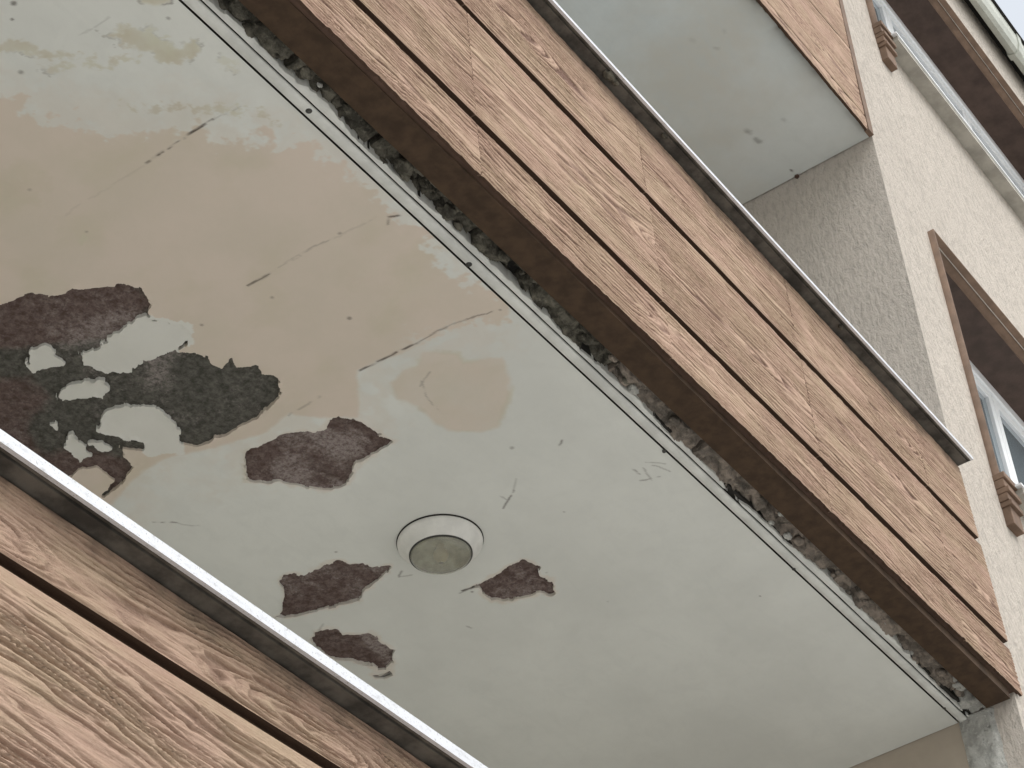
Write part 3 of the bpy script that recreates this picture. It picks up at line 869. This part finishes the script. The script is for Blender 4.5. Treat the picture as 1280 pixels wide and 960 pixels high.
CR += [((266, 149), (300, 131), 0.22, 0.003), ((336, 343), (366, 325), 0.22, 0.003), ((410, 302), (470, 272), 0.15, 0.003), ((560, 408), (585, 398), 0.35, 0.003), ((642, 613), (646, 600), 0.3, 0.003), ((634, 626), (624, 622), 0.35, 0.003), ((500, 269), (515, 262), 0.3, 0.003), ((400, 495), (360, 519), 0.3, 0.004), ((220, 654), (250, 658), 0.25, 0.003), ((600, 730), (575, 741), 0.5, 0.003)]
brk = fa(38, 81, 3)
for a_, b_, st_, w_ in CR:
    q_ = px_plane([a_, b_], Z2)
    i = near(q_, 0.03)
    d_, t_ = seg_d(PP[i] + (0.009 if st_ < 0.8 else 0.004) * np.stack([fa(16, 83)[i], fa(16, 84)[i]], 1), q_[0], q_[1])
    dark[i] = np.maximum(dark[i], (1 - sstep(w_ * 0.35, w_ * 1.35, d_)) * st_ * sstep(-0.45, 0.05, brk[i]))
rs = np.random.RandomState(8)
for a_ in [(17, 4), (26, 90), (37, 237), (108, 290), (210, 23), (252, 406), (437, 398), (425, 292), (15, 24), (340, 372), (950, 745), (760, 752), (683, 716), (590, 740), (900, 600), (705, 640), (420, 690), (640, 560)]:
    q_ = px_plane([a_], Z2)[0]
    d_ = np.sqrt(((PP - q_) ** 2).sum(1)); r_ = rs.uniform(0.004, 0.008)
    dark = np.maximum(dark, (1 - sstep(r_ * 0.4, r_ * 1.2, d_ + 0.003 * brk)) * rs.uniform(0.3, 0.7))
# grime at flake edges
edge = np.exp(-np.clip(F, 0, 1) / 0.004)
ZZ = Z2 + 0.0012 * fa(2.5, 91, 3) - 0.0065 * np.exp(-np.clip(F, 0, 1) / 0.009) * sstep(-0.15, 0.45, fa(9, 92))
shape = XX.shape
# the sheet follows the trim line, so hand the warped y over after cutting in index space
nu_, nv_ = shape
paint = cut_sheet('paint_coat', xs, ys0, F.reshape(shape), ZZ.reshape(shape), Z2 + 0.0095, PAINT, b2,
                  {'beige': beige.reshape(shape), 'stain': stain.reshape(shape), 'dark': np.clip(dark, 0, 1).reshape(shape)})
co = np.zeros(len(paint.data.vertices) * 3, np.float32); paint.data.vertices.foreach_get('co', co)
co = co.reshape(-1, 3); co[:, 1] += t1(co[:, 0]) + 0.0055
paint.data.vertices.foreach_set('co', co.ravel()); paint.data.update()
paint['label'] = 'flaking white and beige ceiling paint'

# exposed render behind each place where the paint came off
LAB = {'big': 'largest dark patch where paint fell off', 'mid': 'maroon bare patch beside the largest one', 'left': 'maroon bare patch left of the lamp',
       'right': 'small bare patch right of the lamp', 'low': 'pale maroon bare patch nearest the white cap'}
for k, poly in HOLEP.items():
    pad = 0.03
    gx = np.arange(poly[:, 0].min() - pad, poly[:, 0].max() + pad, 0.008); gy = np.arange(poly[:, 1].min() - pad, poly[:, 1].max() + pad, 0.008)
    GX, GY = np.meshgrid(gx, gy, indexing='ij')
    G = np.stack([GX.ravel(), GY.ravel()], 1)
    sd = poly_sd(G, poly)
    if k == 'big':
        c1 = px_plane(k5([(-170, 200), (0, 150), (400, 80), (530, 160), (430, 260), (240, 300), (60, 310), (-170, 330)]), Z2)
        c2 = px_plane(k5([(-170, 420), (100, 400), (170, 480), (90, 590), (160, 660), (300, 640), (460, 690), (420, 780), (0, 900), (-170, 800)]), Z2)
        mar = np.maximum(sstep(-0.05, 0.05, poly_sd(G, c1)), 0.75 * sstep(-0.05, 0.05, poly_sd(G, c2)))
        c3 = px_plane(k5([(170, 250), (400, 180), (500, 170), (640, 240), (600, 330), (560, 420), (500, 440), (480, 360), (300, 330), (180, 330)]), Z2)
        pw = 0.6 * sstep(-0.06, 0.05, poly_sd(G, c3))
    else:
        mar = np.full(len(G), 0.85)
        pw = {'mid': 0.8, 'left': 0.5, 'right': 0.45, 'low': 1.2}[k] * sstep(-0.15, 0.45, fbm(G[:, 0] * 5 + 3, G[:, 1] * 9, 5, 3))
    zz = Z2 + 0.0085 - 0.003 * np.clip(fbm(G[:, 0] * 30, G[:, 1] * 30, 19, 3), -1, 0.3)
    V = np.stack([GX.ravel(), GY.ravel(), zz], 1)
    o = mesh_obj('exposed_render', V, grid_faces(len(gx), len(gy))[:, ::-1], None, BASE, b2, True, {'maroon': mar, 'powder': pw})
    o['label'] = LAB[k]

# --- drip trim, its screws and the ragged plaster edge beyond it
xs = np.arange(XL + 0.02, XR - 0.006, 0.05); xs = np.append(xs, XR - 0.006)
def strip(name, ya, yb, zb, h, mat, wob=0.0):
    """bar that follows two lines, its face at zb, h tall"""
    a = ya(xs); b = yb(xs); n = len(xs)
    z = zb + wob * fbm(xs * 1.7, xs * 0, 12, 2)
    e = 0.0012
    rows = [(a, z + h), (a, z + e), (a + e, z), (b - e, z), (b, z + e), (b, z + h)]
    V = np.stack([np.stack([xs, y_, z_], 1) for y_, z_ in rows], 1).reshape(-1, 3)
    return mesh_obj(name, V, grid_faces(n, 6), None, mat, b2, False)
trim = strip('drip_trim', lambda x: t2(x) + 0.0027, lambda x: t1(x) - 0.0027, Z2 - 0.0045, 0.008, TRIMW, 0.0012)
for (px, py), r in zip([(386, 137), (586, 329), (830, 563), (992, 710), (1180, 884)], (0.0085, 0.0085, 0.006, 0.006, 0.0055)):
    c = px_plane([(px, py)], Z2)[0]
    lathe('screw', [(0.0005, -0.0022), (r * 0.55, -0.0020), (r * 0.6, -0.0012), (r, -0.0012), (r, 0.004)], (c[0], c[1], Z2 - 0.0045), SCREW, trim, 20)
xl = np.append(np.arange(XL + 0.02, 2.3, 0.04), np.arange(2.3, XR - 0.006, 0.005))
yl = np.arange(0, 0.062, 0.0035)
LX, LW = np.meshgrid(xl, yl, indexing='ij')
wd = 0.010 + 0.007 * np.clip(fbm(LX * 2.1, LX * 0, 101, 2), -0.6, 1) + 0.010 * np.clip(fbm(LX * 7, LW * 25, 102, 3), -0.6, 1) + 0.006 * fbm(LX * 34, LW * 60, 103, 3)
wd = np.where((LX < 1.35 * S) & (LX > 1.0 * S), np.minimum(wd, 0.017 + 0.003 * fbm(LX * 12, LW * 10, 7, 2)), wd)
wd = wd + 0.018 * np.exp(-((LX - 1.42 * S) / 0.09) ** 2) + 0.006 * np.exp(-((LX - 2.75 * S) / 0.25) ** 2)
wd = np.minimum(wd, 0.052)
FL = wd - LW
LZ = Z2 + 0.0008 + 0.0035 * fbm(LX * 5, LW * 60, 105, 3) + 0.01 * sstep(0.006, 0.0, FL) * 0.5
lip = cut_sheet('plaster_edge', xl, yl, FL, LZ, Z2 + 0.045, TRIMW, b2, None)
co = np.zeros(len(lip.data.vertices) * 3, np.float32); lip.data.vertices.foreach_get('co', co)
co = co.reshape(-1, 3); co[:, 1] = t2(co[:, 0]) - 0.0027 - co[:, 1]
lip.data.vertices.foreach_set('co', co.ravel()); lip.data.update()

# --- broken mortar in the joint between slab and cladding, split by the slots of the fixings
SL = [0.42, 0.83, 1.349, 1.5073, 1.587, 1.703, 1.795, 2.010, 2.2147, 2.647, 2.999]
edges = [XL / S + 0.02] + SL + [XR / S - 0.004]
for k in range(len(edges) - 1):
    hw = 0.010 if k not in (2, 3) else 0.014
    xa = edges[k] * S + (0.009 if k else 0); xb = edges[k + 1] * S - hw
    fine = xb > 2.5
    d = 0.0045 if fine else 0.04
    gx = np.linspace(xa, xb, max(4, int((xb - xa) / d))); gv = np.linspace(0, 1, 24)
    GX, GV = np.meshgrid(gx, gv, indexing='ij')
    ya = np.interp(GX / S, [0, 1.2628, 1.65, 2.033, 2.937, 3.065], [1.026, 1.0309, 1.041, 1.0473, 1.0422, 1.0464]) * S + 0.006
    yb = t2(GX) - 0.004
    GY = ya + GV * (yb - ya)
    mean = GX.mean() / S
    dep = 0.020 if mean < 1.75 else 0.012
    jx_ = 0.02 * fbm(GX * 14, GY * 14, 160, 2); jy_ = 0.02 * fbm(GX * 14, GY * 14, 161, 2)
    cv, cb = worley((GX + jx_) * 15, (GY + jy_) * 24, 9)
    cv2, cb2 = worley((GX + jx_) * 44, (GY + jy_) * 52, 10)
    Zm = Z2 + dep + 0.012 * fbm(GX * 9, GY * 14, 120 + k, 4) + 0.026 * (cv - 0.4) + 0.010 * (cv2 - 0.5) + 0.005 * np.abs(fbm(GX * 60, GY * 60, 140, 3))
    Zm = Zm + 0.022 * sstep(0.14, 0.0, cb) * sstep(-0.2, 0.3, fbm(GX * 5, GY * 5, 162, 2))
    pit = sstep(0.22, 0.34, fbm(GX * 13, GY * 22, 150 + k, 3))
    Zm = np.maximum(Zm + 0.03 * pit, Z2 + 0.001)
    V = np.stack([GX.ravel(), GY.ravel(), Zm.ravel()], 1)
    V2, wq = skirt(V, perimeter(len(gx), 24), np.array([0, 0, 0.05]))
    q = grid_faces(len(gx), 24)
    sm = np.ones(len(q) + len(wq), bool); sm[len(q):] = False
    mat = MORT_W if k == len(edges) - 2 else (MORT_D if mean < 1.95 else MORT_L)
    o = mesh_obj('mortar_chunk', V2, np.concatenate([q, wq]), None, mat, b2, sm)
box('joint_shade_strip', XL + 0.012, XR - 0.004, 1.03 * S, 1.0828 * S, Z2 + 0.058, Z2 + 0.0748, DARK, b2)  # near-black strip standing in for the shade deep in the mortar slots
# a few loose lumps hanging in the joint
rs = np.random.RandomState(21)
def lump(cx, cy, cz, r, mat, parent, name='mortar_lump', sq=(1, 0.8, 0.6)):
    bm = bmesh.new(); bmesh.ops.create_icosphere(bm, subdivisions=3, radius=1)
    o = rs.uniform(0, 50)
    for v in bm.verts:
        p = v.co
        n = float(fbm(np.array([p.x * 1.6 + o + p.z]), np.array([p.y * 1.6 - o + p.z * 0.7]), 33, 4)[0])
        v.co = Vector((cx + p.x * r * sq[0] * (1 + 0.55 * n), cy + p.y * r * sq[1] * (1 + 0.55 * n), cz + p.z * r * sq[2] * (1 + 0.55 * n)))
    return bm_obj(name, bm, mat, parent, True)
for px, py, r, mt in ((384, 92, 0.020, MORT_D), (478, 205, 0.016, MORT_D), (560, 268, 0.030, MORT_D), (505, 210, 0.026, MORT_D), (628, 322, 0.022, MORT_D), (792, 488, 0.020, MORT_W), (784, 478, 0.016, MORT_D),
                      (1000, 678, 0.020, MORT_L), (985, 672, 0.017, MORT_W), (1160, 826, 0.030, MORT_L), (1178, 842, 0.020, MORT_L), (1200, 858, 0.028, MORT_W), (1222, 878, 0.026, MORT_W), (1192, 850, 0.02, MORT_W), (440, 140, 0.018, MORT_D), (332, 40, 0.03, MORT_D), (300, 15, 0.028, MORT_D), (310, 40, 0.022, MORT_D)):
    c = px_plane([(px, py)], Z2 + 0.01)[0]
    lump(c[0], c[1], Z2 + 0.016, r, mt, b2)

for q in range(46):
    xx_ = rs.uniform(2.6, XR - 0.05)
    yy_ = rs.uniform(1.05 * S, 1.082 * S)
    lump(xx_, yy_, Z2 + rs.uniform(0.012, 0.026), rs.uniform(0.006, 0.017), (MORT_D if xx_ < 4.3 else MORT_L) if rs.rand() > 0.2 else MORT_W, b2, sq=(1.2, 0.8, 0.7))
for cx_, r in ((1.955, 0.016), (1.97, 0.010), (2.10, 0.008), (1.76, 0.009), (2.62, 0.008)):
    lump(cx_ * S, Y0 - 0.028, zc2 - 0.019, r, MORT_D, b2, 'dirt_clot', (1.5, 1.0, 0.6))
# plaster patch running down the corner of the return wall under the joint
gy = np.linspace(1.047 * S, 1.1085 * S, 26); gz = np.linspace(Zof(1.55), Z2 + 0.006, 160)
GY, GZ = np.meshgrid(gy, gz, indexing='ij')
ee = np.minimum(GY - gy[0], gy[-1] - GY) + 0.012 * fbm(GY * 20, GZ * 14, 171, 3)
GXp = XR - 0.002 - 0.010 * sstep(0, 0.018, ee) - 0.008 * fbm(GY * 26, GZ * 16, 172, 4) * sstep(0, 0.02, ee) + 0.012 * sstep(0, -0.01, ee)
V = np.stack([GXp.ravel(), GY.ravel(), GZ.ravel()], 1)
o = mesh_obj('plaster_patch', V, grid_faces(26, 160), None, MORT_W, b2, True)
o['label'] = 'rough grey plaster patch down the wall corner'

# ------------------------------------------------------------------ upper balcony
b3 = empty('balcony', (5.0, 2.9, Z3), 'highest balcony, plain grey soffit and short wood board front', 'balcony', 'stacked balconies')
xend3 = lambda z: S * (3.0285 + np.maximum(0, (np.asarray(z) - Zof(3.27)) / S) * 0.05)
l0 = lin(2.62, 3.2545, 3.03, 3.262)
gA = lin(2.64, 3.2805, 3.03, 3.3010)
gB = lin(2.87, 3.4975, 3.03, 3.5085)
top3 = lambda x: np.asarray(x) * 0 + Zof(3.74)
rows3 = [(l0, shift(gA, -0.006)), (shift(gA, 0.006), shift(gB, -0.006)), (shift(gB, 0.006), top3)]
seed = 71
for ri, (lo, hi) in enumerate(rows3):
    for xa, xb in ((-0.44, 0.6), (0.6, 1.5), (1.5, 2.5), (2.5, 3.03)):
        fine = xa > 2
        fascia_board('fascia_board', xa * S + 0.0005, xb * S - 0.0005, lo, hi, b3, seed, WOOD, 0.008 if fine else 0.04, 0.003 if fine else 0.012, 0.003,
                     thick=0.012, ragged=0.004 if ri == 0 else 0, xe=xend3 if fine else None)
        seed += 1
bm = bmesh.new()
pv = [(3.0300 * S, Zof(3.262)), (3.050 * S, Zof(3.262)), (3.072 * S, Zof(3.74)), (3.0525 * S, Zof(3.74))]
a = [bm.verts.new((x, Y0 - 0.002, z)) for x, z in pv]; b = [bm.verts.new((x, Y0 + 0.02, z)) for x, z in pv]
for i in range(4): bm.faces.new((a[i], a[(i + 1) % 4], b[(i + 1) % 4], b[i]))
bm.faces.new(a); bm.faces.new(b[::-1])
bm_obj('end_strip', bm, TRIMBROWN, b3)
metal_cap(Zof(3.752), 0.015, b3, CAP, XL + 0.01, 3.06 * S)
parapet(b3, Z3 + 0.0, Zof(3.752), 3.03 * S)
box('slab', XL + 0.01, XR - 0.003, Y0 + 0.119, YB - 0.002, Z3 + 0.012, Z3 + 0.16, CONC, b3)
box('mouldy_joint', XL + 0.012, XR - 0.005, Y0 + 0.0125, Y0 + 0.117, Z3 + 0.004, Z3 + 0.02, MORT_D, b3)
gx = np.append(np.arange(XL + 0.02, 5.0, 0.06), np.append(np.arange(5.0, XR - 0.006, 0.008), XR - 0.006)); gyv = np.append(np.arange(0, 0.75, 0.008), np.linspace(0.76, YB - 0.005 - Y0 - 0.02, 8))
GX, GW = np.meshgrid(gx, gyv, indexing='ij')
GY = Y0 + 0.0135 + GW
P3 = np.stack([GX.ravel(), GY.ravel()], 1)
f3 = lambda sc, sd, o=4: fbm(P3[:, 0] * sc, P3[:, 1] * sc, sd, o)
F3 = (GW.ravel() - 0.004 - 0.018 * np.clip(f3(3, 201, 3), -0.2, 1) - 0.007 * f3(40, 202, 3)) - 0.020 * sstep(6.35, 5.8, P3[:, 0])
dk = np.zeros(len(P3))
for a_, r_, s_ in (((935, 165), 0.035, 0.45), ((945, 175), 0.03, 0.45), ((895, 60), 0.02, 0.2), ((905, 40), 0.02, 0.15), ((865, 50), 0.03, 0.12), ((980, 150), 0.02, 0.2), ((990, 213), 0.012, 0.8)):
    c_ = px_plane([a_], Z3)[0]
    d_ = np.sqrt(((P3 - c_) ** 2 * np.array([1.0, 2.2])).sum(1)) + 0.02 * f3(25, 207, 3)
    dk = np.maximum(dk, (1 - sstep(r_ * 0.3, r_, d_)) * s_)
dk = np.maximum(dk, 0.55 * np.exp(-np.clip(F3, 0, 1) / 0.018) * sstep(-0.4, 0.4, f3(12, 211, 3)))
be = 0.25 * sstep(5.7, 6.5, P3[:, 0] + 0.3 * f3(2, 215, 3))
cut_sheet('paint_coat', gx, GY[0], F3.reshape(GX.shape), (Z3 + 0.001 * f3(3, 203, 2)).reshape(GX.shape), Z3 + 0.006, PAINT3, b3,
          {'beige': be.reshape(GX.shape), 'stain': (be * 0).reshape(GX.shape), 'dark': dk.reshape(GX.shape)})
# small rusty stub at the foot of the upper ceiling
c_ = px_plane([(991, 214)], Z3)[0]
lump(XR - 0.008, c_[1], Z3 - 0.005, 0.009, BROWN, b3, 'rusty_stub', (1, 1, 1))

# ------------------------------------------------------------------ ceiling lamp
lx, ly = 2.1513 * S, 1.4546 * S
lamp = empty('ceiling_lamp', (lx, ly, Z2), 'round white ceiling lamp with clouded glass dome among the peeled patches', 'lamp')
lz = Z2 - 0.0015
lathe('base_ring', [(0.126, 0.004), (0.1300, 0.001), (0.1318, -0.006), (0.1305, -0.013), (0.126, -0.018), (0.117, -0.024), (0.110, -0.034), (0.1025, -0.044), (0.0990, -0.049), (0.0965, -0.050), (0.0945, -0.047), (0.094, -0.03)], (lx, ly, lz), LAMPW, lamp, 80)
lathe('gasket', [(0.1335, 0.003), (0.134, -0.0015), (0.131, -0.003)], (lx, ly, lz), DARK, lamp, 64)
lathe('seal', [(0.0972, -0.0495), (0.0970, -0.0545), (0.0935, -0.0545), (0.0930, -0.049)], (lx, ly, lz), SCREW, lamp, 64)
dome = [(0.0938 * math.cos(t), -0.052 - 0.030 * math.sin(t)) for t in np.linspace(0, math.pi / 2 - 0.01, 16)]
inn = [(max(0.0008, (0.0938 - 0.004) * math.cos(t)), -0.052 - 0.026 * math.sin(t)) for t in np.linspace(math.pi / 2 - 0.01, 0, 16)]
lathe('lens', dome + inn + [dome[0]], (lx, ly, lz), LENS, lamp, 64)
lathe('reflector', [(0.092, -0.047), (0.06, -0.030), (0.03, -0.018), (0.001, -0.016)], (lx, ly, lz), REFL, lamp, 48)
lathe('bulb', [(0.001, -0.074), (0.014, -0.071), (0.022, -0.062), (0.024, -0.052), (0.020, -0.040), (0.013, -0.030), (0.013, -0.018)], (lx, ly, lz), BULB, lamp, 32)
